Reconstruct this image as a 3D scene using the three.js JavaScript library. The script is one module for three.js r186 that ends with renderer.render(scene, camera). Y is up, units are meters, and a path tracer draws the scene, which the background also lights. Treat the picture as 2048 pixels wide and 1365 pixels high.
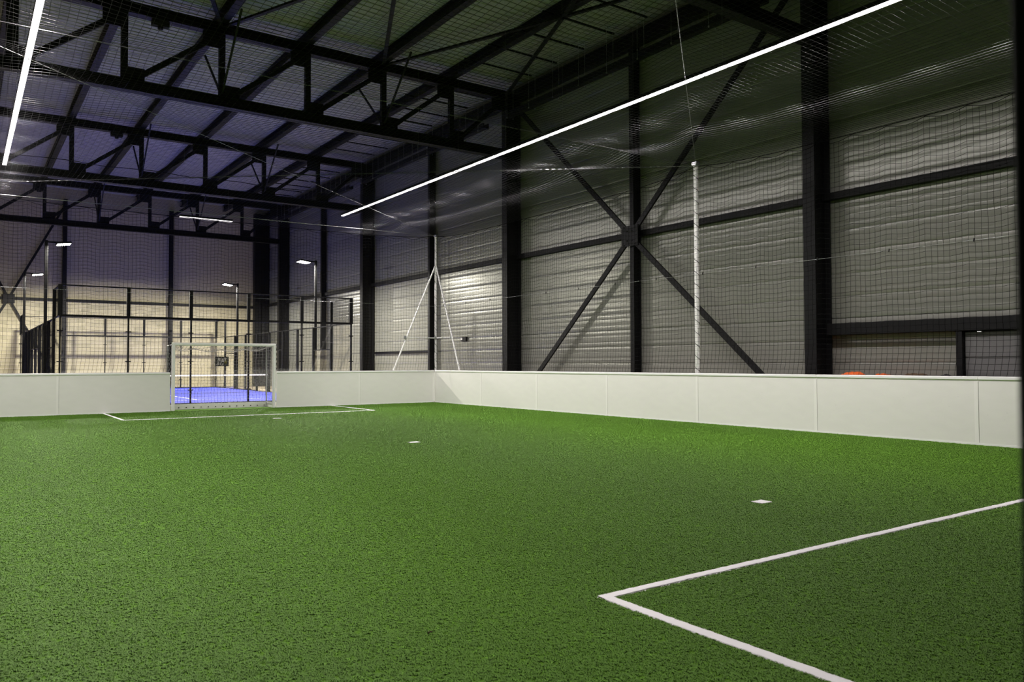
import * as THREE from 'three';
import { mergeGeometries } from 'three/addons/utils/BufferGeometryUtils.js';
import { RoundedBoxGeometry } from 'three/addons/geometries/RoundedBoxGeometry.js';
import { ImprovedNoise } from 'three/addons/math/ImprovedNoise.js';
import { RectAreaLightUniformsLib } from 'three/addons/lights/RectAreaLightUniformsLib.js';

RectAreaLightUniformsLib.init();
const scene = new THREE.Scene();
const renderer = new THREE.WebGLRenderer({ antialias: true });
renderer.toneMapping = THREE.LinearToneMapping;
renderer.toneMappingExposure = 1.7;
renderer.shadowMap.enabled = true;
scene.background = new THREE.Color(0x000000);

// ---------------------------------------------------------------- camera
// 18 mm lens on a 23.5 mm sensor, standing at the near left corner of the pitch
const camera = new THREE.PerspectiveCamera(2 * Math.atan(682.5 / 1569) * 180 / Math.PI, 1.5, 0.05, 300);
camera.filmGauge = 23.5;
{
  const yaw = 35.094 * Math.PI / 180, pitch = 1.624 * Math.PI / 180, roll = -0.153 * Math.PI / 180;
  const F = new THREE.Vector3(Math.sin(yaw) * Math.cos(pitch), Math.sin(pitch), -Math.cos(yaw) * Math.cos(pitch));
  const R0 = new THREE.Vector3(Math.cos(yaw), 0, Math.sin(yaw));
  const U0 = new THREE.Vector3().crossVectors(R0, F);
  const R = R0.clone().multiplyScalar(Math.cos(roll)).addScaledVector(U0, Math.sin(roll));
  const U = U0.clone().multiplyScalar(Math.cos(roll)).addScaledVector(R0, -Math.sin(roll));
  camera.position.set(0, 1.41, 0);
  camera.quaternion.setFromRotationMatrix(new THREE.Matrix4().makeBasis(R, U, F.clone().negate()));
}
camera.focus = 14;
camera.userData.fStop = 4;

// ---------------------------------------------------------------- light levels
const LED_COLOR = new THREE.Color().setRGB(1.0, 0.925, 0.945), LED_POWER = 61, LED_LENS = 17, LED_Y = 6.85;
const FLOOD_COLOR = new THREE.Color().setRGB(1.0, 0.95, 0.83), FLOOD_POWER = 1150;

// ---------------------------------------------------------------- helpers
const noise = new ImprovedNoise();
const N = (x, y = 0.37, z = 0.71) => noise.noise(x, y, z);
let seed = 12345;
const rnd = () => { seed = (seed * 1664525 + 1013904223) >>> 0; return seed / 4294967296; };
const col = (r, g, b) => new THREE.Color().setRGB(r, g, b);
const V = (x, y, z) => new THREE.Vector3(x, y, z);
const taken = new Map();
function numbered(name) { const n = taken.get(name) || 0; taken.set(name, n + 1); return n ? `${name}_${String(n).padStart(3, '0')}` : name; }
function thing(name, label, category, group) {
  const o = new THREE.Group(); o.name = numbered(name); o.userData = { label, category }; if (group) o.userData.group = group;
  scene.add(o); return o;
}
function structure(name) { const o = new THREE.Group(); o.name = name; o.userData = { kind: 'structure' }; scene.add(o); return o; }
function mesh(name, geo, mat, parent, label) {
  const g = Array.isArray(geo) ? mergeGeometries(geo.map((q) => (q.index ? q.toNonIndexed() : q))) : geo;
  const m = new THREE.Mesh(g, mat); m.name = name; m.castShadow = m.receiveShadow = true;
  if (label) m.userData.label = label;
  parent.add(m); return m;
}
// box between two corners
function box(x0, y0, z0, x1, y1, z1, r = 0) {
  const w = Math.abs(x1 - x0), h = Math.abs(y1 - y0), d = Math.abs(z1 - z0);
  const g = r ? new RoundedBoxGeometry(w, h, d, 2, Math.min(r, w / 2.01, h / 2.01, d / 2.01)) : new THREE.BoxGeometry(w, h, d);
  g.translate((x0 + x1) / 2, (y0 + y1) / 2, (z0 + z1) / 2); return g;
}
// bar of rectangular section from a to b
function bar(a, b, w, h = w, up = V(0, 1, 0)) {
  const d = b.clone().sub(a), L = d.length(), g = new THREE.BoxGeometry(w, h, L);
  const z = d.normalize(); let x = new THREE.Vector3().crossVectors(up, z); if (x.lengthSq() < 1e-6) x.set(1, 0, 0); x.normalize();
  const y = new THREE.Vector3().crossVectors(z, x);
  const m = new THREE.Matrix4().makeBasis(x, y, z); m.setPosition(a.clone().add(b).multiplyScalar(0.5));
  g.applyMatrix4(m); return g;
}
function rod(a, b, r, seg = 8) {
  const d = b.clone().sub(a), g = new THREE.CylinderGeometry(r, r, d.length(), seg);
  g.applyQuaternion(new THREE.Quaternion().setFromUnitVectors(V(0, 1, 0), d.clone().normalize()));
  g.translate((a.x + b.x) / 2, (a.y + b.y) / 2, (a.z + b.z) / 2); return g;
}
function tube(points, r, seg = 40, rad = 6) { return new THREE.TubeGeometry(new THREE.CatmullRomCurve3(points), seg, r, rad); }
// rolled steel H section from a to b: flanges of width w, depth h, thicknesses tf and tw; `up` points across the flanges
function hbeam(a, b, w, h, tf, tw, up) {
  const s = new THREE.Shape(), W = w / 2, H = h / 2, T = tw / 2;
  [[-W, -H], [W, -H], [W, -H + tf], [T, -H + tf], [T, H - tf], [W, H - tf], [W, H], [-W, H], [-W, H - tf], [-T, H - tf], [-T, -H + tf], [-W, -H + tf]].forEach(([x, y], i) => (i ? s.lineTo(x, y) : s.moveTo(x, y)));
  const d = b.clone().sub(a), L = d.length(), g = new THREE.ExtrudeGeometry(s, { depth: L, bevelEnabled: false });
  const z = d.normalize(), y = up.clone().addScaledVector(z, -up.dot(z)).normalize(), x = new THREE.Vector3().crossVectors(y, z);
  const m = new THREE.Matrix4().makeBasis(x, y, z); m.setPosition(a); g.applyMatrix4(m); return g;
}
// thin three-sided strands, many in one geometry
class Strands {
  constructor() { this.p = []; this.n = []; this.i = []; }
  add(pts, r) {
    const k = this.p.length / 3, M = pts.length;
    for (let j = 0; j < M; j++) {
      const a = pts[Math.max(0, j - 1)], b = pts[Math.min(M - 1, j + 1)];
      let tx = b[0] - a[0], ty = b[1] - a[1], tz = b[2] - a[2]; const l = Math.hypot(tx, ty, tz) || 1; tx /= l; ty /= l; tz /= l;
      let ux, uy, uz; if (Math.abs(ty) < 0.8) { ux = tz; uy = 0; uz = -tx; } else { ux = 0; uy = -tz; uz = ty; }
      const ul = Math.hypot(ux, uy, uz); ux /= ul; uy /= ul; uz /= ul;
      const vx = ty * uz - tz * uy, vy = tz * ux - tx * uz, vz = tx * uy - ty * ux;
      for (let s = 0; s < 3; s++) {
        const c = Math.cos(s * 2.0944 + 0.5), d = Math.sin(s * 2.0944 + 0.5), nx = c * ux + d * vx, ny = c * uy + d * vy, nz = c * uz + d * vz;
        this.n.push(nx, ny, nz); this.p.push(pts[j][0] + nx * r, pts[j][1] + ny * r, pts[j][2] + nz * r);
      }
    }
    for (let j = 0; j < M - 1; j++) for (let s = 0; s < 3; s++) {
      const a = k + j * 3 + s, b = k + j * 3 + (s + 1) % 3; this.i.push(a, a + 3, b, b, a + 3, b + 3);
    }
  }
  geometry() {
    const g = new THREE.BufferGeometry();
    g.setAttribute('position', new THREE.Float32BufferAttribute(this.p, 3)); g.setAttribute('normal', new THREE.Float32BufferAttribute(this.n, 3));
    g.setAttribute('uv', new THREE.Float32BufferAttribute(new Float32Array(this.p.length / 3 * 2), 2)); g.setIndex(this.i); return g;
  }
}
function canvasTexture(w, h, draw, srgb = true) {
  const c = document.createElement('canvas'); c.width = w; c.height = h; draw(c.getContext('2d'), w, h);
  const t = new THREE.CanvasTexture(c); if (srgb) t.colorSpace = THREE.SRGBColorSpace; t.wrapS = t.wrapT = THREE.RepeatWrapping; return t;
}
function dataTexture(n, f, srgb) {
  const d = new Uint8Array(n * n * 4);
  for (let y = 0; y < n; y++) for (let x = 0; x < n; x++) { const c = f(x, y), k = (y * n + x) * 4; d[k] = c[0]; d[k + 1] = c[1]; d[k + 2] = c[2]; d[k + 3] = 255; }
  const t = new THREE.DataTexture(d, n, n); t.magFilter = THREE.LinearFilter; t.minFilter = THREE.LinearMipmapLinearFilter; t.wrapS = t.wrapT = THREE.RepeatWrapping;
  if (srgb) t.colorSpace = THREE.SRGBColorSpace; t.needsUpdate = true; return t;
}

// ---------------------------------------------------------------- materials
const std = (c, roughness, metalness = 0, more = {}) => new THREE.MeshStandardMaterial({ color: c, roughness, metalness, ...more });
const M = {
  steel: new THREE.MeshPhysicalMaterial({ color: col(0.007, 0.007, 0.0075), roughness: 0.55, specularIntensity: 0.5 }),
  cladding: std(col(0.272, 0.275, 0.236), 0.27, 0.2),
  claddingB: std(col(0.262, 0.265, 0.228), 0.29, 0.2),
  claddingC: std(col(0.282, 0.285, 0.245), 0.26, 0.2),
  deck: std(col(0.33, 0.33, 0.31), 0.55),
  plain: std(col(0.42, 0.42, 0.40), 0.7),
  concrete: std(col(0.46, 0.39, 0.29), 0.8),
  board: std(col(0.86, 0.845, 0.82), 0.42),
  boardRail: std(col(0.88, 0.875, 0.86), 0.3),
  strip: std(col(0.88, 0.86, 0.83), 0.4),
  white: std(col(0.87, 0.86, 0.835), 0.35),
  whiteRope: std(col(0.88, 0.87, 0.85), 0.7),
  grassWhite: std(col(0.90, 0.885, 0.865), 0.6),
  twine: new THREE.MeshPhysicalMaterial({ color: col(0.006, 0.0065, 0.006), roughness: 0.8, specularIntensity: 0.4 }),
  ceilTwine: std(col(0.014, 0.014, 0.014), 0.36),
  cable: std(col(0.5, 0.5, 0.5), 0.3, 0.85),
  zinc: std(col(0.62, 0.63, 0.65), 0.32, 0.9),
  blackFrame: new THREE.MeshPhysicalMaterial({ color: col(0.005, 0.005, 0.0055), roughness: 0.5, specularIntensity: 0.4 }),
  wire: std(col(0.01, 0.01, 0.01), 0.6),
  court: std(col(0.016, 0.028, 0.42), 0.8),
  courtLine: std(col(0.75, 0.75, 0.75), 0.7),
  glass: new THREE.MeshPhysicalMaterial({ color: 0xffffff, roughness: 0.03, transmission: 1, thickness: 0, ior: 1.45 }),
  led: new THREE.MeshStandardMaterial({ color: 0x000000, roughness: 0.5, emissive: LED_COLOR, emissiveIntensity: 3 }),
  flood: new THREE.MeshStandardMaterial({ color: 0x000000, roughness: 0.5, emissive: FLOOD_COLOR, emissiveIntensity: 40 }),
  doorGrey: std(col(0.16, 0.16, 0.155), 0.5),
  orange: std(col(0.75, 0.13, 0.02), 0.7),
  brown: std(col(0.09, 0.055, 0.025), 0.8),
  rubber: std(col(0.006, 0.006, 0.006), 0.9),
};
M.mortar = std(col(0.62, 0.57, 0.46), 0.9);
M.blocks = [[0.46, 0.42, 0.28], [0.43, 0.39, 0.26], [0.49, 0.445, 0.30], [0.39, 0.36, 0.24]].map((c) => std(col(...c), 0.85));
// turf: blades as fine strokes, brushed mostly along the pitch
{
  const n = 1024, a = new Float32Array(n * n), h = new Float32Array(n * n);
  for (let k = 0; k < n * n; k++) { a[k] = 0.5; h[k] = 0.2; }
  for (let k = 0; k < 52000; k++) {
    const x = rnd() * n, y = rnd() * n, L = 5 + rnd() * 12, an = (rnd() - 0.5) * 2.6, t = 0.28 + 0.5 * rnd() + (rnd() < 0.04 ? 0.3 : 0), z = 0.3 + 0.7 * rnd();
    for (let s = 0; s < L; s++) { const i = (((y + Math.cos(an) * s) & (n - 1)) * n) + ((x + Math.sin(an) * s) & (n - 1)); a[i] = t; h[i] = z * (0.5 + 0.5 * s / L); }
  }
  const map = dataTexture(n, (x, y) => { const t = a[y * n + x]; return [54 + 58 * t, 94 + 62 * t, 16 + 20 * t]; }, true);
  const bump = dataTexture(n, (x, y) => { const t = 255 * h[y * n + x]; return [t, t, t]; }, false);
  M.turf = new THREE.MeshPhysicalMaterial({ color: 0xffffff, roughness: 0.85, specularIntensity: 0.25, sheen: 0.6, sheenColor: col(0.34, 0.55, 0.16), sheenRoughness: 0.6, map, bumpMap: bump, bumpScale: 0.0004, vertexColors: true });
}
// painted sheet with faint scuffs on the boards
M.board.map = dataTexture(512, (x, y) => {
  const s = 0.5 + 0.5 * N(x / 50, y / 50, 3), f = N(x / 7, y / 7, 9) > 0.62 && N(x / 60, y / 60, 5) > 0.25 ? 16 : 0;
  const v = 252 - 5 * s - f; return [v, v, v - 2];
}, true);
M.concrete.map = dataTexture(256, (x, y) => { const v = 205 + 30 * N(x / 30, y / 30, 2) + 18 * N(x / 5, y / 5, 8); return [v, v, v]; }, true);

// ================================================================ LARGE STRUCTURE
const XB = 14.14, ZB = -25.05, XW = 16.25, ZE = -50.6, BH = 1.165;
const CZ = [-10.55, -22.65, -34.7, -46.7], IZ = [-16.6, -28.7, -40.7], NX = [0.92, 3.42, 5.92, 8.42, 10.92, 13.42, 15.9];
const ROOF = 11.35;

// floor: concrete slab with the turf laid on it
{
  const f = structure('floor');
  mesh('concrete_slab', box(-16.4, -0.3, ZE - 0.4, XW + 0.4, -0.012, 9.4), M.concrete, f);
  const nx = 60, nz = 100, x0 = -2.2, x1 = XB + 0.02, z0 = ZB - 0.9, z1 = 2.4, g = new THREE.PlaneGeometry(x1 - x0, z1 - z0, nx, nz);
  g.rotateX(-Math.PI / 2); g.translate((x0 + x1) / 2, 0, (z0 + z1) / 2);
  const p = g.attributes.position, uv = g.attributes.uv, c = [];
  for (let k = 0; k < p.count; k++) {
    const x = p.getX(k), z = p.getZ(k); uv.setXY(k, x / 1.9, z / 1.9);
    const b = 0.93 + 0.10 * N(x * 0.5, z * 0.16, 4) + 0.07 * N(x * 1.7, z * 0.5, 8); c.push(b, b, b);
  }
  g.setAttribute('color', new THREE.Float32BufferAttribute(c, 3));
  mesh('turf_backing', g, M.turf, f, 'green artificial turf of the indoor pitch');
}
// ceiling: trapezoid steel deck, ribs running across the hall
{
  const c = structure('ceiling'), p = [], n = [], ix = [];
  const prof = []; for (let z = ZE; z < 9.2; z += 0.25) prof.push([z, 0], [z + 0.13, 0], [z + 0.145, 0.018], [z + 0.235, 0.018]); prof.push([9.2, 0]);
  const pos = []; for (let k = 0; k < prof.length - 1; k++) {
    const [a, ya] = prof[k], [b, yb] = prof[k + 1], A = [-16.2, ROOF + ya, a], B = [XW, ROOF + ya, a], C = [XW, ROOF + yb, b], D = [-16.2, ROOF + yb, b];
    pos.push(...A, ...B, ...C, ...A, ...C, ...D);
  }
  const g = new THREE.BufferGeometry(); g.setAttribute('position', new THREE.Float32BufferAttribute(pos, 3)); g.computeVertexNormals();
  mesh('roof_deck', g, M.deck, c); mesh('roof_insulation', box(-16.4, ROOF + 0.06, ZE - 0.4, XW + 0.4, ROOF + 0.3, 9.4), M.plain, c);
}
// lining trays of the walls: 0.5 m high, two flat ribs and a joint each; profile swept along local z
function trayGeometry(L) {
  const pr = [[0.004, 0.000], [0.014, 0.004], [0.012, 0.012], [0.0005, 0.017], [-0.0008, 0.075], [-0.001, 0.128], [0.003, 0.134], [0.003, 0.158], [-0.0008, 0.164], [-0.0012, 0.245], [-0.001, 0.322], [0.003, 0.328], [0.003, 0.352], [-0.001, 0.358], [-0.0008, 0.42], [0, 0.492], [0.014, 0.4985]];
  const nm = pr.map(([x, y], i) => { const a = pr[Math.max(0, i - 1)], b = pr[Math.min(pr.length - 1, i + 1)]; const l = Math.hypot(b[0] - a[0], b[1] - a[1]); return [-(b[1] - a[1]) / l, (b[0] - a[0]) / l]; });
  const p = [], n = [], u = [], ix = [];
  pr.forEach(([x, y], i) => { for (const z of [-L / 2 + 0.004, L / 2 - 0.004]) { p.push(x, y, z); n.push(nm[i][0], nm[i][1], 0); u.push(z, y); } });
  for (let i = 0; i < pr.length - 1; i++) { const a = 2 * i; ix.push(a, a + 1, a + 2, a + 2, a + 1, a + 3); }
  const g = new THREE.BufferGeometry(); g.setAttribute('position', new THREE.Float32BufferAttribute(p, 3)); g.setAttribute('normal', new THREE.Float32BufferAttribute(n, 3)); g.setAttribute('uv', new THREE.Float32BufferAttribute(u, 2)); g.setIndex(ix); return g;
}
const trayMats = [M.cladding, M.claddingB, M.cladding, M.claddingC];
{
  const w = structure('wall_right'), zs = [9.2, 1.5, -4.5, ...[CZ[0], IZ[0], CZ[1], IZ[1], CZ[2], IZ[2], CZ[3]], ZE];
  mesh('insulation', box(XW + 0.04, -0.3, ZE - 0.4, XW + 0.4, ROOF + 0.3, 9.4), M.plain, w);
  for (let b = 1; b < zs.length - 1; b++) {
    const L = zs[b] - zs[b + 1], g = trayGeometry(L);
    for (let k = 0; k < 23; k++) { const m = mesh('panel', g, trayMats[(k * 7 + b * 3) % 4], w); m.position.set(XW, k * 0.5 - 0.1, (zs[b] + zs[b + 1]) / 2); }
  }
  // far wall of concrete blocks laid in running bond, light mortar set back in the joints
  const e = structure('wall_end');
  mesh('mortar', box(-16.4, -0.3, ZE - 0.4, XW + 0.4, ROOF + 0.3, ZE - 0.006), M.mortar, e);
  const bg = new THREE.BoxGeometry(0.488, 0.188, 0.05), rest = [];
  let shown = 0;
  for (let r = 0; r < 57; r++) for (let k = 0; k < 35; k++) {
    const x = -1.2 + k * 0.5 + (r % 2 ? 0.25 : 0), y = 0.1 + r * 0.2, z = ZE - 0.025 + 0.003 * (rnd() - 0.5);
    if (x > XW - 0.2) continue;
    if (shown < 300 && x > 1.4 && x < 12.95 && y > 2.5 && y < 5.15) { const m = mesh('block', bg, M.blocks[Math.floor(rnd() * 4)], e); m.position.set(x, y, z); shown++; }
    else rest.push(bg.clone().translate(x, y, z));
  }
  mesh('blockwork', rest, M.blocks[1], e).userData.kind = 'stuff';
  mesh('lining', box(-16.2, -0.1, ZE - 0.006, -1.5, ROOF, ZE), M.plain, e);
  const l = structure('wall_left'); mesh('lining', box(-16.4, -0.3, ZE - 0.4, -16.2, ROOF + 0.3, 9.4), M.plain, l);
  const nr = structure('wall_near'); mesh('lining', box(-16.4, -0.3, 9.2, XW + 0.4, ROOF + 0.3, 9.4), M.plain, nr);
}
// main columns of the right wall
const cwords = ['nearest thick black steel column at the right wall, right of the white net post', 'thick black steel column at the right wall where the long roof truss lands', 'black steel column at the right wall just right of the glass court', 'farthest thick black column at the right wall, behind the glass court'];
CZ.forEach((z, i) => {
  const o = thing('steel_column', cwords[i], 'column', 'main steel columns along the right wall');
  mesh('shaft', hbeam(V(15.9, 0, z), V(15.9, 11.0, z), 0.3, 0.6, 0.025, 0.014, V(1, 0, 0)), M.steel, o);
  mesh('base_plate', box(15.52, -0.01, z - 0.22, 16.24, 0.03, z + 0.22), M.steel, o);
});
const iwords = ['slim black wall column carrying the bolted cross brace plate', 'slim black wall column right behind the white corner net post', 'slim black wall column seen behind the right end of the glass court'];
IZ.forEach((z, i) => {
  const o = thing('wall_post', iwords[i], 'column', 'slim columns between the main ones');
  mesh('shaft', hbeam(V(16.07, 0, z), V(16.07, 10.69, z), 0.16, 0.28, 0.012, 0.008, V(1, 0, 0)), M.steel, o);
  mesh('base_plate', box(15.9, -0.01, z - 0.14, 16.22, 0.02, z + 0.14), M.steel, o);
});
// trusses
const twords = ['nearest roof truss, mostly out of view, its lower chord meeting the nearest thick column', 'large roof truss crossing the top of the view from upper left to the right wall', 'second full roof truss, behind the large one', 'farthest roof truss, dark, above the far wall'];
CZ.forEach((z, i) => {
  const o = thing('roof_truss', twords[i], 'truss', 'roof trusses');
  const xl = -16, xs = [...Array(6).keys()].map((k) => 0.92 - 2.5 * (6 - k)).concat(NX);
  mesh('lower_chord', hbeam(V(xl, 8.79, z), V(15.6, 8.79, z), 0.28, 0.3, 0.02, 0.012, V(0, 1, 0)), M.steel, o);
  mesh('upper_chord', hbeam(V(xl, 10.86, z), V(15.6, 10.86, z), 0.28, 0.3, 0.02, 0.012, V(0, 1, 0)), M.steel, o);
  xs.forEach((x, k) => {
    if (x > -0.1 && x < 15) mesh('vertical', box(x - (k === 6 ? 0.13 : 0.08), 8.94, z - 0.07, x + (k === 6 ? 0.13 : 0.08), 10.71, z + 0.07), M.steel, o);
    if (x > -0.1 || k === 5) {
      if (x < 15) mesh('gusset', box(x - 0.08, 8.9, z - 0.02, x + 0.5, 9.3, z + 0.02), M.steel, o);
      const xt = Math.min(x, 15.6); if (x > 0) mesh('gusset', box(xt - 0.52, 10.32, z - 0.02, xt + 0.02, 10.76, z + 0.02), M.steel, o);
    }
    if (k > 5) mesh('diagonal', bar(V(xs[k - 1] + 0.3, 9.02, z), V(Math.min(x, 15.6) - 0.3, 10.5, z), 0.12, 0.14), M.steel, o);
  });
});
// fly braces from the lower chord up to the purlins
for (const z of CZ) for (const x of [5.92, 10.92]) {
  const near = x < 8 ? 'left' : 'right', which = ['nearest', 'large front', 'second', 'farthest'][CZ.indexOf(z)];
  const o = thing('fly_brace', `thin V of rods steadying the lower chord of the ${which} roof truss, ${near} pair`, 'brace', 'thin fly braces');
  mesh('rod', bar(V(x, 8.98, z), V(x, 10.75, z + 1.9), 0.05), M.steel, o); mesh('rod', bar(V(x, 8.98, z), V(x, 10.75, z - 1.9), 0.05), M.steel, o);
}
// purlins along the hall
NX.slice(0, 6).concat([]).forEach((x, k) => {
  const w = ['sixth', 'fifth', 'fourth', 'third', 'second', 'first'][k];
  const o = thing('roof_purlin', `long dark roof beam under the deck, ${w} inward from the right eaves`, 'beam', 'roof purlins');
  mesh('beam', hbeam(V(x, 11.17, ZE + 0.02), V(x, 11.17, 2), 0.22, 0.34, 0.016, 0.01, V(0, 1, 0)), M.steel, o);
});
{
  const o = thing('eaves_beam', 'dark eaves beam running along the top of the right wall', 'beam');
  mesh('beam', hbeam(V(16.1, 10.92, ZE + 0.02), V(16.1, 10.92, 2), 0.24, 0.42, 0.02, 0.012, V(0, 1, 0)), M.steel, o);
}
// tie rods between the last two beams of the roof
for (let z = -10.2; z > -48; z -= 1.37) {
  if (CZ.some((c) => Math.abs(c - z) < 0.3)) continue;
  const o = thing('tie_rod', 'thin dark rod under the roof deck joining the last two beams by the right wall', 'rod', 'tie rods of the roof');
  mesh('rod', bar(V(13.05, 11.16, z), V(15.7, 11.16, z), 0.045), M.steel, o);
}
// roof bracing between the two nearest trusses
{
  const o = thing('roof_bracing', 'flat zigzag bracing under the roof deck in front of the large truss', 'brace');
  const y = 10.93, c1 = CZ[1], m = IZ[0], c0 = CZ[0];
  for (const [xa, za, xb, zb] of [[10.92, c1, 13.42, m], [15.7, c1, 13.42, m], [13.42, m, 15.7, c0], [13.42, m, 10.92, c0], [10.92, c1, 8.42, m], [5.92, c1, 8.42, m], [5.92, c1, 3.42, m], [8.42, m, 10.92, c0], [8.42, m, 5.92, c0]])
    mesh('strut', bar(V(xa, y, za), V(xb, y, zb), 0.11, 0.06), M.steel, o);
}
// wall bracing of the right wall and of the end wall
function crossBrace(o, at, plate, ends, w) {
  for (const e of ends) mesh('arm', bar(at, e, w, 0.06, plate), M.steel, o);
}
{
  const o = thing('cross_brace', 'steel cross brace with a bolted square plate on the right wall, behind the side net', 'brace'), c = V(15.88, 5.1, IZ[0]);
  for (const [dy, z] of [[10.42, -22.3], [10.42, -10.9], [0.1, -22.2], [0.1, -10.95]]) mesh('arm', bar(V(15.9, 5.1 + Math.sign(dy - 5) * 0.2, IZ[0] + Math.sign(z - IZ[0]) * 0.2), V(15.9, dy, z), 0.06, 0.15, V(0, 1, 0)), M.steel, o);
  const pl = mesh('plate', box(15.84, 4.8, IZ[0] - 0.34, 15.87, 5.4, IZ[0] + 0.34), M.steel, o);
  for (const a of [-1, 1]) for (const b of [-1, 1]) for (const [q, r] of [[0.26, 0.22], [0.14, 0.1]]) mesh('bolt', rod(V(15.82, 5.1 + a * q, IZ[0] + b * r), V(15.845, 5.1 + a * q, IZ[0] + b * r), 0.022, 6), M.rubber, pl);
  const e = thing('cross_brace', 'faint cross brace on the far wall at the left edge of view', 'brace');
  for (const [x, y] of [[4.6, 10.2], [4.6, 0.1], [-0.5, 10.2], [-0.5, 0.1]]) mesh('arm', bar(V(2.08, 5.0, ZE + 0.18), V(x, y, ZE + 0.18), 0.12, 0.06, V(0, 0, 1)), M.steel, e);
  mesh('plate', box(1.8, 4.75, ZE + 0.21, 2.36, 5.25, ZE + 0.235), M.steel, e);
}
// rails on the walls
{
  const zc = [2, ...[CZ[0], IZ[0], CZ[1], IZ[1], CZ[2], IZ[2], CZ[3]], ZE];
  const o = thing('wall_rail', 'long dark horizontal rail at mid height of the right wall', 'rail');
  for (let k = 0; k < zc.length - 1; k++) mesh('section', box(16.08, 5.1, zc[k + 1] + 0.02, 16.24, 5.26, zc[k] - 0.02), M.steel, o);
  const e = thing('wall_rail', 'dark horizontal rail across the far wall above the glass court', 'rail');
  const xs = [-6, -0.6, 4.7, 10.3, 15.6];
  for (let k = 0; k < 4; k++) mesh('section', box(xs[k] + 0.02, 4.95, ZE + 0.03, xs[k + 1] - 0.02, 5.1, ZE + 0.14), M.steel, e);
  const l = thing('wall_rail', 'low thin rail on the right wall beyond the white corner post', 'rail');
  mesh('section', box(16.14, 1.88, -34.5, 16.23, 1.97, -28.8), M.steel, l);
  [[-0.6, 'far wall column left of the view'], [4.7, 'dark column on the far wall behind the left part of the glass court'], [10.3, 'dark column on the far wall above the white goal']].forEach(([x, t]) => {
    const p = thing('wall_post', t, 'column'); mesh('shaft', hbeam(V(x, 0, ZE + 0.2), V(x, 10.7, ZE + 0.2), 0.2, 0.3, 0.014, 0.01, V(0, 0, 1)), M.steel, p);
  });
  const c = thing('corner_column', 'wide dark steel corner column where the far wall meets the right wall', 'column');
  mesh('shaft', box(15.25, 0, ZE + 0.03, 15.65, 11, ZE + 0.45), M.steel, c); mesh('infill_sheet', box(15.65, 0, ZE + 0.05, 16.2, 11, ZE + 0.3), M.steel, c);
}
// door frame in the right wall, right edge of the view
{
  const d = structure('door_1');
  mesh('lintel', box(15.98, 2.02, CZ[0] + 0.16, 16.22, 2.28, -3.2, 0.01), M.steel, d);
  mesh('jamb', box(16.0, 0, -7.6, 16.22, 2.02, -7.48, 0.008), M.steel, d); mesh('jamb', box(16.0, 0, -3.4, 16.22, 2.02, -3.28, 0.008), M.steel, d);
  for (let k = 0; k < 4; k++) mesh('door_section', box(16.1, 0.005 + k * 0.5, -7.47, 16.17, 0.495 + k * 0.5, -3.41, 0.01), M.doorGrey, d);
  mesh('roller', rod(V(16.02, 1.99, -7.2), V(16.02, 1.99, -7.12), 0.02), M.zinc, d);
}
// cable tray with hangers
for (let b = 0; b < 3; b++) {
  const z0 = CZ[b] - 1.0, z1 = CZ[b + 1] + 0.35, o = thing('cable_tray', `black cable tray on shiny hangers under the eaves, ${['nearest', 'middle', 'far'][b]} length`, 'cable tray');
  mesh('tray', [box(15.4, 9.96, z1, 15.6, 9.985, z0), box(15.39, 9.96, z1, 15.41, 10.14, z0), box(15.59, 9.96, z1, 15.61, 10.14, z0)], M.steel, o);
  for (let z = z0 - 0.35; z > z1; z -= 1.28) for (const x of [15.37, 15.63]) {
    const h = mesh('hanger', rod(V(x, 9.9, z), V(x, 11.36, z), 0.006, 5), M.zinc, o);
    mesh('nut', rod(V(x, 9.9, z), V(x, 9.94, z), 0.022, 6), M.zinc, h); mesh('nut', rod(V(x, 10.15, z), V(x, 10.18, z), 0.022, 6), M.zinc, h);
  }
}

// ================================================================ LAMPS
// continuous LED lines hung above the ceiling net
function ledLine(label, x, z0, z1, y, alongX) {
  const o = thing('led_strip_light', label, 'strip light', 'long LED strip lights'), L = Math.abs(z1 - z0), n = Math.max(1, Math.round(L / 2.4)), d = (z1 - z0) / n;
  const put = (g) => (alongX ? g.rotateY(-Math.PI / 2) : g);
  const inner = new THREE.Group(); inner.name = 'luminaire'; o.add(inner);
  o.position.set(x, y, 0);
  for (let k = 0; k < n; k++) {
    const a = z0 + k * d, b = a + d;
    mesh('housing', box(-0.055, 0.012, Math.min(a, b), 0.055, 0.085, Math.max(a, b)), M.steel, o);
    mesh('led_tube', box(-0.05, -0.012, Math.min(a, b) + 0.002, 0.05, 0.014, Math.max(a, b) - 0.002, 0.008), M.led, o);
    for (const t of [0.25, 0.75]) {                                // lens modules throwing most of the light straight down
      const sp = new THREE.SpotLight(LED_COLOR, LED_LENS, 0, 1.16, 1, 2); sp.position.set(0, -0.02, a + d * t); sp.target.position.set(0, -5, a + d * t); sp.castShadow = true; sp.shadow.radius = 3; o.add(sp, sp.target);
    }
    mesh('suspension_wire', rod(V(0, 0.08, (a + b) / 2), V(0, (alongX ? 8.64 : 10.9) - y, (a + b) / 2), 0.003, 4), M.cable, o);
  }
  o.remove(inner);
  if (alongX) o.rotation.y = -Math.PI / 2;
  const l = new THREE.RectAreaLight(LED_COLOR, LED_POWER, 0.1, L); l.position.set(0, -0.02, (z0 + z1) / 2); l.rotation.x = -Math.PI / 2; l.castShadow = true; o.add(l);
}
ledLine('long bright LED strip running along the right side net toward the far corner', 11.42, -27.1, -3.6, LED_Y);
ledLine('long bright LED strip at the upper left edge of view', 0.9, -25.3, -3.6, LED_Y);
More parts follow.
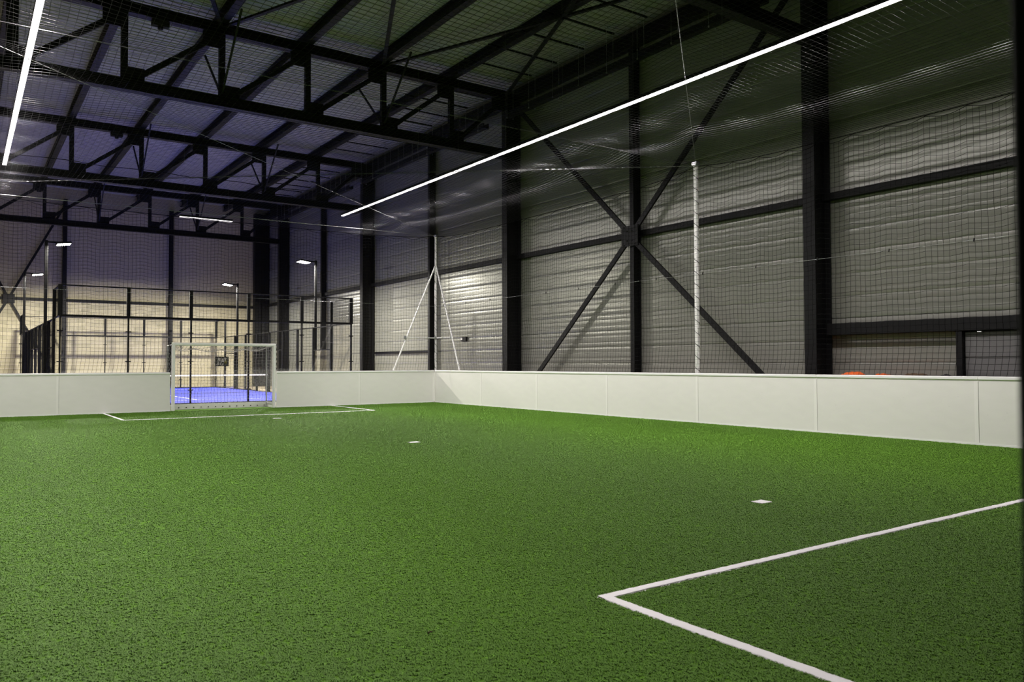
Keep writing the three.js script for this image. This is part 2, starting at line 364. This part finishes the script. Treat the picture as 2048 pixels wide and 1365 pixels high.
{
  const o = thing('led_strip_light', 'short LED strip hanging crosswise above the goal end', 'strip light', 'long LED strip lights');
  o.position.set(7.48, LED_Y, -30.6);
  mesh('housing', box(-0.95, 0.012, -0.055, 0.95, 0.085, 0.055), M.steel, o); mesh('led_tube', box(-0.95, -0.012, -0.05, 0.95, 0.014, 0.05, 0.008), M.led, o);
  for (const x of [-0.8, 0.8]) mesh('suspension_wire', rod(V(x, 0.08, 0), V(x, 4.4, 0), 0.003, 4), M.cable, o);
  const l = new THREE.RectAreaLight(LED_COLOR, LED_POWER, 1.9, 0.1); l.position.set(0, -0.02, 0); l.rotation.x = -Math.PI / 2; l.castShadow = true; o.add(l);
}
// floodlight poles of the glass court
function floodlight(label, x, z, dir) {
  const o = thing('floodlight_pole', label, 'floodlight', 'floodlights of the glass court'); o.position.set(x, 0, z);
  mesh('pole', box(-0.05, 0, -0.05, 0.05, 5.95, 0.05, 0.008), M.blackFrame, o); mesh('base_plate', box(-0.14, 0, -0.14, 0.14, 0.02, 0.14), M.blackFrame, o);
  mesh('arm', box(0, 5.86, -0.03, dir * 0.4, 5.92, 0.03), M.blackFrame, o);
  const h = mesh('lamp_head', box(-0.24, 0, -0.29, 0.24, 0.07, 0.29, 0.015), M.blackFrame, o);
  h.position.set(dir * 0.55, 5.84, 0); h.rotation.z = dir * 0.13;
  mesh('led_panel', box(-0.21, -0.012, -0.26, 0.21, 0.002, 0.26), M.flood, h);
  const l = new THREE.RectAreaLight(FLOOD_COLOR, FLOOD_POWER, 0.42, 0.52); l.position.set(0, -0.02, 0); l.rotation.x = -Math.PI / 2; l.castShadow = true; h.add(l);
}
floodlight('brightest floodlight on a black pole, right near side of the glass court', 12.72, -33.1, -1);
floodlight('floodlight above the goal on the right far side of the glass court', 12.72, -45.0, -1);
floodlight('floodlight on the tall left black pole, left near side of the glass court', 2.5, -33.1, 1);
floodlight('small leftmost floodlight, left far side of the glass court', 2.5, -45.0, 1);

// ================================================================ PITCH
// white rebound boards
function boardRun(name, label, a, b, along, joint = true) {
  const o = thing(name, label, 'board', 'white boards round the pitch'), L = b - a;      // along z: face at XB; along x: face at ZB
  const B = (u0, y0, d0, u1, y1, d1, r) => (along === 'z' ? box(XB + d0, y0, u0, XB + d1, y1, u1, r) : box(u0, y0, ZB - d1, u1, y1, ZB - d0, r));
  const p = mesh('panel', B(a + 0.003, 0.01, 0, b - 0.003, 1.085, 0.03), M.board, o);
  const uv = p.geometry.attributes.uv, ps = p.geometry.attributes.position; for (let k = 0; k < uv.count; k++) uv.setXY(k, (ps.getX(k) + ps.getZ(k)) / 3.1, ps.getY(k) / 1.2);
  mesh('top_rail', B(a, 1.105, -0.012, b, BH, 0.06, 0.012), M.boardRail, o);
  mesh('rail_seat', B(a, 1.083, 0.004, b, 1.106, 0.05), M.strip, o);
  mesh('base_strip', B(a, 0.0, -0.004, b, 0.035, 0.03), M.boardRail, o);
  if (joint) mesh('joint_strip', B(b - 0.068, 0.036, -0.004, b - 0.003, 1.08, -0.0005), M.strip, o);
  for (const u of [a + 0.05, (a + b) / 2]) mesh('back_post', B(u - 0.03, 0, 0.03, u + 0.03, 1.1, 0.09), M.zinc, o);
}
const RB = [-25.0, -21.89, -18.82, -15.69, -12.55, -9.43, -6.36, -3.25, -0.15];
const rl = ['white pitch board of the right side touching the far corner', 'white right side board, second from the far corner', 'white right side board, third from the far corner', 'white right side board just left of the white net post', 'white right side board just right of the white net post', 'white right side board below the orange bundle', 'white right side board at the right edge of view', 'white right side board nearest the camera, out of view'];
for (let k = 0; k < 8; k++) boardRun('pitch_board', rl[k], RB[k], RB[k + 1], 'z');
boardRun('pitch_board', 'white end board between goal and corner, next to the corner', 11.23, 14.135, 'x');
boardRun('pitch_board', 'white end board between goal and corner, next to the goal', 8.33, 11.23, 'x');
boardRun('pitch_board', 'white end board touching the left side of the goal', 2.24, 5.13, 'x', false);
boardRun('pitch_board', 'white end board at the left edge of view', -0.76, 2.24, 'x');

{
  const o = thing('corner_strip', 'narrow white strip covering the joint where the boards meet in the far corner', 'strip');
  mesh('strip', box(14.095, 0.04, ZB + 0.005, 14.138, 1.08, ZB + 0.045, 0.008), M.strip, o);
}
// goal with its net
{
  const o = thing('football_goal', 'white football goal with a white net set between the end boards', 'goal'), x0 = 5.17, x1 = 8.29, zb = ZB - 0.8;
  mesh('post', box(x0 - 0.005, 0, ZB - 0.06, x0 + 0.085, 2.05, ZB + 0.05, 0.02), M.white, o); mesh('post', box(x1 - 0.085, 0, ZB - 0.06, x1 + 0.005, 2.05, ZB + 0.05, 0.02), M.white, o);
  mesh('crossbar', box(x0 - 0.005, 1.965, ZB - 0.061, x1 + 0.005, 2.055, ZB + 0.051, 0.02), M.white, o);
  for (const x of [x0 + 0.03, x1 - 0.03]) {
    mesh('rear_upright', rod(V(x, 0, zb), V(x, 1.97, zb), 0.02), M.zinc, o);
    mesh('top_stay', rod(V(x, 1.97, zb), V(x, 2.0, ZB - 0.05), 0.016), M.white, o);
  }
  const bb = mesh('base_board', box(x0 - 0.02, 0, zb - 0.02, x1 + 0.02, 0.17, zb + 0.02), M.white, o);
  mesh('base_board', box(x1 - 0.03, 0, zb, x1 + 0.01, 0.17, ZB - 0.07), M.white, o); mesh('base_board', box(x0 - 0.01, 0, zb, x0 + 0.03, 0.17, ZB - 0.07), M.white, o);
  for (let k = 0; k < 14; k++) mesh('net_hook', rod(V(x0 + 0.15 + k * 0.22, 0.06, zb + 0.02), V(x0 + 0.15 + k * 0.22, 0.06, zb + 0.045), 0.016, 6), M.rubber, bb);
  // net: roof, back and two sides, slack
  const s = new Strands(), c = 0.1, r = 0.0045, nx = Math.round((x1 - x0 - 0.1) / c), slack = (u, v, a) => a * Math.sin(Math.PI * u) * Math.sin(Math.PI * v);
  const back = (u, v) => { const x = x0 + 0.05 + u * (x1 - x0 - 0.1); return [x + 0.03 * N(u * 9, v * 6, 2), 1.93 - 1.84 * v - 0.05 * Math.sin(Math.PI * u) * (1 - v), zb - 0.04 - slack(u, v, 0.1) + 0.03 * N(u * 7, v * 7, 5)]; };
  const roof = (u, v) => { const x = x0 + 0.05 + u * (x1 - x0 - 0.1); return [x, 1.97 - 0.05 * v - 0.09 * Math.abs(Math.sin(u * Math.PI * 4)) * v - slack(u, v, 0.1), ZB - 0.04 - v * 0.8]; };
  const side = (x, k) => (u, v) => [x + slack(u, v, 0.07) * k + 0.02 * N(u * 5, v * 6, k + 4), 1.95 - 1.85 * v - slack(u, v, 0.03), ZB - 0.05 - u * 0.78];
  const grid = (f, a, b) => {
    for (let i = 0; i <= a; i++) { const q = []; for (let j = 0; j <= b; j++) q.push(f(i / a, j / b)); s.add(q, r); }
    for (let j = 0; j <= b; j++) { const q = []; for (let i = 0; i <= a; i++) q.push(f(i / a, j / b)); s.add(q, r); }
  };
  grid(back, nx, 18); grid(roof, nx, 8); grid(side(x0 + 0.04, -1), 8, 18); grid(side(x1 - 0.04, 1), 8, 18);
  mesh('goal_net', s.geometry(), M.whiteRope, o);
}

// white lines of the pitch: strip of white pile
const LINES = [];
function line(label, x0, z0, x1, z1, name = 'pitch_line') {
  const o = thing(name, label, 'marking', name === 'pitch_line' ? 'white lines of the pitch' : 'white marks of the pitch');
  const along = Math.abs(x1 - x0) > Math.abs(z1 - z0), L = along ? x1 - x0 : z1 - z0, n = Math.max(6, Math.round(Math.abs(L) / 0.03)), p = [], ix = [];
  for (let k = 0; k <= n; k++) {
    const t = k / n, ja = 0.007 * (rnd() - 0.5), jb = 0.007 * (rnd() - 0.5), wob = 0.008 * N(t * L * 1.5, x0, z0);
    const A = z0 + ja + wob, B = z1 + jb + wob, C = x0 + ja + wob, D = x1 + jb + wob, h = 0.008 + 0.003 * rnd();
    for (const [e, y] of [[0, 0], [0, h], [1, h], [1, 0]]) if (along) p.push(x0 + t * L, y, e ? B : A); else p.push(e ? D : C, y, z0 + t * L);
    if (k) for (let e = 0; e < 3; e++) { const a = 4 * k - 4 + e; ix.push(a, a + 1, a + 4, a + 4, a + 1, a + 5); }
  }
  const g = new THREE.BufferGeometry(); g.setAttribute('position', new THREE.Float32BufferAttribute(p, 3)); g.setAttribute('uv', new THREE.Float32BufferAttribute(new Float32Array(p.length / 3 * 2), 2)); g.setIndex(ix); g.computeVertexNormals();
  mesh('line_base', g, M.grassWhite, o);
  LINES.push({ o, x0: Math.min(x0, x1), x1: Math.max(x0, x1), z0: Math.min(z0, z1), z1: Math.max(z0, z1), list: [] });
}
line('long white penalty area line in the right foreground', 3.155, -3.605, 10.2, -3.54);
line('white penalty area side line leading to the bottom edge of view', 3.155, -3.539, 3.22, 1.6);
line('thin white penalty area line in front of the far goal', 3.33, -21.76, 10.23, -21.7);
line('short white side line of the far penalty area, left of the goal', 3.33, -25.04, 3.39, -21.77);
line('short white side line of the far penalty area, right of the goal', 10.17, -25.04, 10.23, -21.77);
line('white spot mark near the right foreground', 6.55, -5.13, 6.71, -5.0, 'pitch_spot');
line('white centre mark in the middle of the pitch', 6.54, -12.56, 6.73, -12.44, 'pitch_spot');
line('white spot mark just in front of the far penalty area', 6.6, -20.16, 6.8, -20.03, 'pitch_spot');

// turf pile
{
  const blades = (n, s0) => {
    seed = s0; const p = [], nn = [], ix = [];
    for (let b = 0; b < n; b++) {
      const a = rnd() * 6.283, w = 0.0016 + 0.001 * rnd(), h = 0.0035 + 0.004 * rnd(), lean = 0.006 + 0.011 * rnd(), ox = (rnd() - 0.5) * 0.016, oz = (rnd() - 0.5) * 0.016;
      const cx = Math.cos(a), cz = Math.sin(a), k = p.length / 3;
      [[0, 0, 1], [0.45, 0.75, 0.85], [1, 1, 0.25]].forEach(([l, y, ww]) => { for (const s of [-1, 1]) { p.push(ox + cx * lean * l - cz * w * ww * s, h * y, oz + cz * lean * l + cx * w * ww * s); nn.push(cx * 0.3, 0.9, cz * 0.3); } });
      ix.push(k, k + 1, k + 2, k + 2, k + 1, k + 3, k + 2, k + 3, k + 4, k + 4, k + 3, k + 5);
    }
    const g = new THREE.BufferGeometry(); g.setAttribute('position', new THREE.Float32BufferAttribute(p, 3)); g.setAttribute('normal', new THREE.Float32BufferAttribute(nn, 3)); g.setIndex(ix); return g;
  };
  const green = new THREE.MeshPhysicalMaterial({ color: 0xffffff, roughness: 0.6, specularIntensity: 0.4, specularColor: col(1, 1, 0.75), sheen: 0.6, sheenColor: col(0.34, 0.55, 0.16), sheenRoughness: 0.6 }), tufts = [];
  seed = 777;
  const put = (x, z, s) => {
    for (const L of LINES) if (x > L.x0 - 0.008 && x < L.x1 + 0.008 && z > L.z0 - 0.008 && z < L.z1 + 0.008) { L.list.push([x, z, s]); return; }
    tufts.push([x, z, s]);
  };
  for (let k = 0; k < 2400000; k++) {
    const d = 1.2 + 27.5 * Math.pow(rnd(), 1.4), az = (0.0 + 70 * rnd()) * Math.PI / 180, x = d * Math.sin(az), z = -d * Math.cos(az), keep = rnd();
    // wanted density per square metre, against the density of this draw
    const want = 9000 * Math.min(1, Math.pow(3.8 / d, 1.35)), have = 2400000 / (70 * Math.PI / 180) / d * (1 / 1.4) / 27.5 * Math.pow(Math.max(1e-4, (d - 1.2) / 27.5), 1 / 1.4 - 1);
    if (keep > want / have || x > XB - 0.01 || z < ZB + 0.01) continue;
    put(x, z, 0.75 + 0.25 * rnd() + 0.25 * Math.max(0, Math.log(d / 4.5)));
  }
  console.log('tufts', tufts.length, LINES.map((l) => l.list.length).join(' '));
  const inst = (name, list, mat, parent, shade, g) => {
    const im = new THREE.InstancedMesh(g, mat, list.length), m = new THREE.Matrix4(), q = new THREE.Quaternion(), c = new THREE.Color();
    list.forEach(([x, z, s], k) => {
      q.setFromAxisAngle(V(0, 1, 0), rnd() * 6.283); m.compose(V(x, 0, z), q, V(s, s * (0.85 + 0.3 * rnd()), s)); im.setMatrixAt(k, m);
      if (shade) { shade(c, x, z); im.setColorAt(k, c); }
    });
    im.name = name; im.userData.kind = 'stuff'; im.castShadow = im.receiveShadow = true; parent.add(im); return im;
  };
  const pile = new THREE.Group();
  const im = inst('artificial_grass_pile', tufts, green, scene, (c, x, z) => {
    const v = (0.87 + 0.26 * rnd()) * (0.95 + 0.12 * N(x * 0.5, z * 0.16, 4)), dry = rnd() < 0.03 ? 1.7 : 1;
    c.setRGB(0.088 * v * dry, 0.205 * v * dry, 0.016 * v * dry);
  }, blades(8, 99));
  im.userData.label = 'short green artificial grass pile covering the pitch'; im.userData.category = 'grass';
  const wg = blades(6, 55);
  for (const L of LINES) if (L.list.length) inst('line_pile', L.list, M.grassWhite, L.o, null, wg);
}
{
  const o = thing('dark_twig', 'tiny dark bit of litter lying on the turf in the foreground', 'litter');
  mesh('twig', tube([V(2.005, 0.010, -3.620), V(2.017, 0.013, -3.623), V(2.030, 0.011, -3.620)], 0.004, 8, 5), M.brown, o);
}

// ================================================================ NETS AND POSTS
const CABLES = [[14.2, -12.6, -0.8, -12.6], [14.2, -12.6, -0.8, -25.1], [14.2, -25.1, -0.8, -12.6], [14.2, -12.6, -0.8, 0], [14.2, 0, -0.8, -12.6]];
function dCable(x, z) {
  let d = 9; for (const [a, b, c, e] of CABLES) { const ux = c - a, uz = e - b, t = Math.min(1, Math.max(0, ((x - a) * ux + (z - b) * uz) / (ux * ux + uz * uz))); d = Math.min(d, Math.hypot(x - a - t * ux, z - b - t * uz)); }
  return d;
}
const netY = (x, z) => 6.06 - 0.2 * (1 - Math.exp(-dCable(x, z) / 0.9)) + 0.003 * N(x * 0.6, z * 0.6, 6);
const G = 0.105;
{
  const o = thing('ceiling_net', 'fine black safety net stretched overhead below the LED strips', 'net'), s = new Strands();
  for (let z = -25.1; z <= -0.2; z += G) { const q = []; for (let x = -0.8; x <= 14.21; x += 0.3) q.push([x, netY(x, z), z + 0.01 * N(x * 2, z * 3, 1)]); s.add(q, 0.0028); }
  for (let x = -0.8; x <= 14.21; x += G) { const q = []; for (let z = -25.1; z <= -0.1; z += 0.3125) q.push([x + 0.01 * N(x * 3, z * 2, 2), netY(x, z), z]); s.add(q, 0.0028); }
  mesh('netting', s.geometry(), M.ceilTwine, o);
  CABLES.forEach(([a, b, c, e]) => mesh('support_cable', rod(V(a, 6.075, b), V(c, 6.075, e), 0.0045, 6), M.cable, o));
}
// rope with loops at the top of the side and end nets
function loopY(u) { const t = (u / 0.72) % 1; return -0.075 * Math.sin(Math.PI * (t < 0 ? t + 1 : t)); }
const noiseNet = (u, y, k) => N(u * 0.9, y * 0.9, k) + 0.5 * N(u * 2.6, y * 2.6, k + 3);
function hangingNet(name, label, u0, u1, top, at, gap) {
  const o = thing(name, label, 'net'), s = new Strands(), rows = 46, y0 = BH + 0.005, cols = Math.round((u1 - u0) / G);
  const P = (i, j) => {
    const u = u0 + (u1 - u0) * i / cols, t = j / rows, yt = top(u) + loopY(u), w = Math.sin(Math.PI * t);
    const y = y0 + (yt - y0) * t + 0.022 * noiseNet(u, t * 5, 2) * w, low = Math.max(0, 1 - t * 6);
    return at(u + 0.016 * noiseNet(u, t * 5, 7) * w - 0.07 * low * low, y, 0.05 * noiseNet(u * 0.6, t * 3, 11) * w);
  };
  const open = (i, j) => { const u = u0 + (u1 - u0) * i / cols; return gap && u > gap[0] && u < gap[1] && y0 + (top(u) - y0) * j / rows < gap[2]; };
  const run = (a, b, f, hide) => { for (let i = 0; i <= a; i++) { let q = []; for (let j = 0; j <= b; j++) { if (!hide(i, j)) q.push(f(i, j)); else { if (q.length > 1) s.add(q, 0.0033); q = []; } } if (q.length > 1) s.add(q, 0.0033); } };
  run(cols, rows, P, open); run(rows, cols, (j, i) => P(i, j), (j, i) => open(i, j));
  mesh('netting', s.geometry(), M.twine, o);
  if (gap) for (const u of [gap[0] - 0.03, gap[1] + 0.03]) { const e = new Strands(), q = []; for (let y = BH; y < gap[2]; y += 0.04) q.push(at(u + 0.02 * Math.cos(y * 40), y, 0.02 * Math.sin(y * 40))); e.add(q, 0.012); mesh('edge_rope', e.geometry(), M.twine, o); }
  const r = new Strands(), q = [], q2 = []; for (let u = u0; u <= u1; u += 0.06) { q.push(at(u, top(u) + loopY(u), 0)); q2.push(at(u, top(u) + 0.01, 0)); } r.add(q, 0.006); mesh('lacing_rope', r.geometry(), M.twine, o);
  const r2 = new Strands(); r2.add(q2, 0.008); mesh('top_rope', r2.geometry(), M.twine, o);
  const a = at(u0, 3.5, -0.03), b = at(u1, 3.5, -0.03); mesh('middle_cable', rod(V(...a), V(...b), 0.003, 6), M.cable, o);
  return o;
}
const side = hangingNet('side_net', 'tall black safety net hanging above the right side boards', -25.08, -0.2, (u) => netY(14.2, u), (u, y, d) => [14.2 + d, y, u]);
for (let z = -24.4; z < -6; z += 1.5) mesh('clip', rod(V(14.16, 3.47, z), V(14.16, 3.53, z + 0.01), 0.012, 5), M.rubber, side);
const endNet = hangingNet('end_net', 'tall black safety net hanging above the end boards and goal', -0.78, 14.18, (u) => netY(u, -25.1), (u, y, d) => [u, y, ZB - 0.05 - d], [5.16, 8.3, 2.06]);
mesh('end_cable', rod(V(-0.78, 5.98, ZB - 0.02), V(14.2, 6.09, ZB - 0.02), 0.009, 6), M.cable, endNet);
{
  const o = thing('hanging_cord', 'thin dark vertical cord with knots on the side net near the corner', 'cord');
  mesh('cord', rod(V(14.27, 2.97, -24.22), V(14.27, 5.86, -24.22), 0.008, 5), M.twine, o);
  for (let y = 3.0; y < 5.8; y += 0.22) mesh('knot', new THREE.IcosahedronGeometry(0.014, 0).translate(14.27, y, -24.22), M.twine, o);
}
// white posts carrying the nets
function lacing(x, z, y0, y1, parent, rr) {
  const s = new Strands(), q = []; for (let y = y0; y < y1; y += 0.03) q.push([x + rr * Math.cos(y * 22), y, z + rr * Math.sin(y * 22)]); s.add(q, 0.006); mesh('lacing', s.geometry(), M.twine, parent);
}
{
  const o = thing('corner_net_post', 'white tripod net post standing at the far corner of the boards', 'post'), x = 14.25, z = -25.14;
  mesh('pole', rod(V(x, 0, z), V(x, 6.12, z), 0.045, 10), M.white, o); lacing(x, z, 1.2, 6.05, o, 0.049);
  mesh('strut', rod(V(12.52, 1.175, z + 0.03), V(x - 0.03, 4.98, z), 0.03, 8), M.white, o); mesh('strut', rod(V(x - 0.03, 1.175, -23.42), V(x, 4.98, z + 0.03), 0.03, 8), M.white, o);
  mesh('tie', rod(V(12.98, 2.34, z + 0.03), V(x, 2.34, z), 0.018, 6), M.white, o); mesh('tie', rod(V(x, 2.34, z), V(x - 0.01, 2.34, -24.03), 0.018, 6), M.white, o);
  for (const [a, b] of [[12.98, z + 0.03], [x, z], [x - 0.01, -24.03]]) mesh('clamp', rod(V(a, 2.28, b), V(a, 2.4, b), 0.05, 8), M.zinc, o);
  mesh('top_bracket', box(x - 0.06, 6.08, z - 0.06, x + 0.06, 6.14, z + 0.06, 0.01), M.zinc, o);
  const p = thing('side_net_post', 'tall white post carrying the side net halfway along the right boards', 'post');
  mesh('pole', rod(V(14.28, 0, -12.68), V(14.28, 6.18, -12.68), 0.058, 12), M.white, p); lacing(14.28, -12.68, 1.2, 6.05, p, 0.062);
  mesh('top_bracket', box(14.2, 6.1, -12.75, 14.34, 6.2, -12.6, 0.01), M.zinc, p);
}
// black upright right beside the lens
{
  const o = thing('door_post', 'blurred black upright filling the right edge of view', 'post'), az = 67.92 * Math.PI / 180, d = 0.42;
  o.position.set(d * Math.sin(az), 0, -d * Math.cos(az)); o.rotation.y = -az;
  mesh('upright', box(0, 0, -0.08, 0.09, 2.6, 0, 0.002), M.rubber, o); mesh('foot', box(0.002, 0, -0.1, 0.12, 0.01, -0.001), M.rubber, o);
}

// ================================================================ GLASS COURT (padel)
const PX0 = 2.6, PX1 = 12.6, PZ0 = -29, PZ1 = -49;
{
  const f = thing('court_surface', 'bright blue court floor seen through the goal', 'court floor');
  mesh('carpet', box(PX0 + 0.06, -0.01, PZ1 + 0.06, PX1 - 0.06, 0.012, PZ0 - 0.06), M.court, f);
  mesh('court_line', box(7.575, 0.012, -45.95, 7.625, 0.015, -32.05), M.courtLine, f); mesh('court_line', box(PX0 + 0.06, 0.012, -32.05, PX1 - 0.06, 0.0152, -32.0), M.courtLine, f); mesh('court_line', box(PX0 + 0.06, 0.012, -46.0, PX1 - 0.06, 0.0152, -45.95), M.courtLine, f);
  const n = thing('court_net', 'low court net with a white top tape inside the glass court', 'net'), s = new Strands();
  for (let x = PX0 + 0.1; x < PX1 - 0.05; x += 0.06) s.add([[x, 0.02, -39], [x, 0.85, -39]], 0.0015); for (let y = 0.03; y < 0.85; y += 0.06) s.add([[PX0 + 0.1, y, -39], [PX1 - 0.1, y, -39]], 0.0015);
  mesh('netting', s.geometry(), M.twine, n); mesh('tape', box(PX0 + 0.1, 0.84, -39.012, PX1 - 0.1, 0.9, -38.988), M.white, n);
  for (const x of [PX0 + 0.06, PX1 - 0.06]) mesh('post', box(x - 0.04, 0, -39.04, x + 0.04, 0.95, -38.96), M.blackFrame, n);
}
{
  const o = thing('padel_cage', 'black steel and glass cage of the court beyond the goal', 'cage');
  const post = (x, z, h, along) => mesh('post', box(x - (along ? 0.04 : 0.05), 0, z - (along ? 0.05 : 0.04), x + (along ? 0.04 : 0.05), h, z + (along ? 0.05 : 0.04)), M.blackFrame, o);
  const wire = (a, b, y0, y1) => {                                  // welded mesh between two points in plan
    const s = new Strands(), L = Math.hypot(b[0] - a[0], b[1] - a[1]), n = Math.round(L / 0.05), at = (t, y) => [a[0] + (b[0] - a[0]) * t, y, a[1] + (b[1] - a[1]) * t];
    for (let k = 1; k < n; k++) s.add([at(k / n, y0), at(k / n, y1)], 0.0019); for (let y = y0 + 0.05; y < y1; y += 0.05) s.add([at(0, y), at(1, y)], 0.0019);
    mesh('wire_mesh', s.geometry(), M.wire, o);
  };
  for (const z of [PZ0, PZ1]) {
    const near = z === PZ0;
    for (let k = 0; k <= 5; k++) {
      const x = PX0 + 2 * k, wide = k % 5 ? 0.04 : 0.05;
      const p = mesh('post', [box(x - 0.022, 0, z - 0.05, x + 0.022, 2.98, z + 0.05), box(x - wide - 0.015, 2.98, z - 0.05, x + wide + 0.015, 4.0, z + 0.05)], M.blackFrame, o);
      for (const y of [0.5, 1.5, 2.5]) mesh('glass_clip', box(x - 0.085, y - 0.018, z - 0.03, x + 0.085, y + 0.018, z + 0.03), M.blackFrame, p);
      if (k < 5) {
        mesh('glass_pane', box(x + 0.03, 0.05, z - 0.006, x + 1.97, 2.94, z + 0.006), M.glass, o);
        wire([x + 0.05, z], [x + 1.95, z], 3.02, 3.95);
        mesh('top_rail', box(x + 0.05, 3.96, z - 0.025, x + 1.95, 4.0, z + 0.025), M.blackFrame, o); mesh('middle_rail', box(x + 0.02, 2.95, z - 0.04, x + 1.98, 3.03, z + 0.04), M.blackFrame, o); mesh('bottom_rail', box(x + 0.02, 0.0, z - 0.03, x + 1.98, 0.05, z + 0.03), M.blackFrame, o);
      }
    }
  }
  for (const x of [PX0, PX1]) for (let k = 0; k < 10; k++) {
    const z = PZ0 - 2 * k, end = k < 2 || k > 7, h = k < 1 || k > 8 ? 4 : 3, door = k === 4 || k === 5;
    if (k) post(x, z, (k === 1 || k === 9) ? 4 : 3, false);
    if (end && (k < 1 || k > 8)) mesh('glass_pane', box(x - 0.006, 0.05, z - 1.96, x + 0.006, 2.94, z - 0.04), M.glass, o);
    else if (end) mesh('glass_pane', box(x - 0.006, 0.05, z - 1.96, x + 0.006, 1.98, z - 0.04), M.glass, o);
    const y0 = k < 1 || k > 8 ? 3.02 : end ? 2.02 : door ? 2.1 : 0.06;
    wire([x, z - 0.05], [x, z - 1.95], y0, h - 0.04);
    mesh('side_rail', box(x - 0.025, h - 0.04, z - 1.96, x + 0.025, h, z - 0.04), M.blackFrame, o);
    mesh('side_rail', box(x - 0.025, y0 - 0.04, z - 1.96, x + 0.025, y0, z - 0.04), M.blackFrame, o);
    if (!door) mesh('bottom_rail', box(x - 0.03, 0, z - 1.96, x + 0.03, 0.05, z - 0.04), M.blackFrame, o);
  }
}
// sign fixed to the near glass of the court
{
  const t = canvasTexture(512, 340, (g, w, h) => {
    g.fillStyle = '#0b0b0a'; g.fillRect(0, 0, w, h); g.fillStyle = '#b9b9b4'; g.font = 'italic bold 170px serif'; g.fillText('Bull', 60, 165); g.font = 'italic bold 150px serif'; g.fillText('&', 40, 300); g.font = 'italic bold 200px serif'; g.fillText('G', 165, 310);
    g.fillStyle = '#6d6a1c'; g.font = 'bold 100px sans-serif'; g.fillText('M', 350, 240); g.fillRect(340, 140, 130, 18);
  });
  const o = thing('glass_sign', 'small black sign with white script lettering on the court glass, seen through the goal', 'sign');
  mesh('backing', box(7.424, 1.329, -28.992, 7.896, 1.670, -28.976, 0.003), M.rubber, o);
  const g = new THREE.PlaneGeometry(0.462, 0.331); g.translate(7.660, 1.499, -28.9745); mesh('print', g, std(new THREE.Color(1, 1, 1), 0.5, 0, { map: t }), o);
}
// ================================================================ BEHIND THE RIGHT BOARDS
function heap(name, label, mat, cx, cz, w, h, d, k) {
  const g = new THREE.SphereGeometry(1, 40, 24), p = g.attributes.position;
  for (let i = 0; i < p.count; i++) {
    let x = p.getX(i), y = p.getY(i), z = p.getZ(i); const q = Math.pow(Math.pow(Math.abs(x), 4) + Math.pow(Math.abs(y), 3.2) + Math.pow(Math.abs(z), 4), -0.25), n = 1 + 0.06 * N(x * 3, y * 3 + k, z * 3) + 0.03 * N(x * 9, y * 9, z * 9 + k);
    p.setXYZ(i, x * q * n * w / 2, Math.max(0, (y * q * n * 0.5 + 0.5) * h), z * q * n * d / 2);
  }
  g.computeVertexNormals(); const o = thing(name, label, 'bundle'); const m = mesh('cover', g, mat, o); o.position.set(cx, 0, cz);
}
heap('covered_bundle', 'orange covered bundle peeping over the right side boards', M.orange, 15.3, -9.35, 0.7, 1.2, 0.62, 1);
heap('covered_bundle', 'second lower orange bundle beside the first, just peeping over the boards', M.orange, 15.3, -8.72, 0.6, 1.165, 0.5, 4);
heap('covered_bundle', 'dark brown bundle peeping over the right side boards', M.brown, 15.3, -8.05, 0.7, 1.185, 0.62, 8);
heap('covered_bundle', 'flat black bundle next to the door jamb behind the boards', M.rubber, 15.3, -7.45, 0.5, 1.165, 0.45, 12);
// power cable feeding the LED strip, and small boxes under the trusses
{
  const o = thing('power_cable', 'thin dark cable strung across the hall behind the large truss', 'cable');
  const pts = []; for (let k = 0; k <= 14; k++) pts.push(V(-1 + k, 8.6 - 0.0 * k + 0.03 * Math.sin(k * 2.1), -31.5)); pts.push(V(13.4, 8.2, -30.2), V(12.2, 7.1, -27.6), V(11.45, 6.97, -27.0)); mesh('cable', tube(pts, 0.014, 90, 5), M.rubber, o);
  for (const [x, z, t] of [[4.3, CZ[1], 'large front'], [5.0, CZ[2], 'second']]) {
    const b = thing('sensor_box', `small dark box hung under the upper chord of the ${t} roof truss`, 'sensor'); mesh('body', box(x - 0.22, 10.55, z - 0.1, x + 0.22, 10.71, z + 0.1, 0.02), M.rubber, b); mesh('lens', rod(V(x, 10.48, z), V(x, 10.56, z), 0.07, 10), M.rubber, b);
  }
  const e = thing('wall_lamp', 'small white emergency lamp on the right wall by the corner post', 'lamp');
  mesh('body', box(16.16, 2.28, -26.55, 16.24, 2.46, -26.15, 0.01), M.steel, e); mesh('lens', box(16.14, 2.33, -26.5, 16.165, 2.42, -26.38), M.white, e);
}
renderer.render(scene, camera);
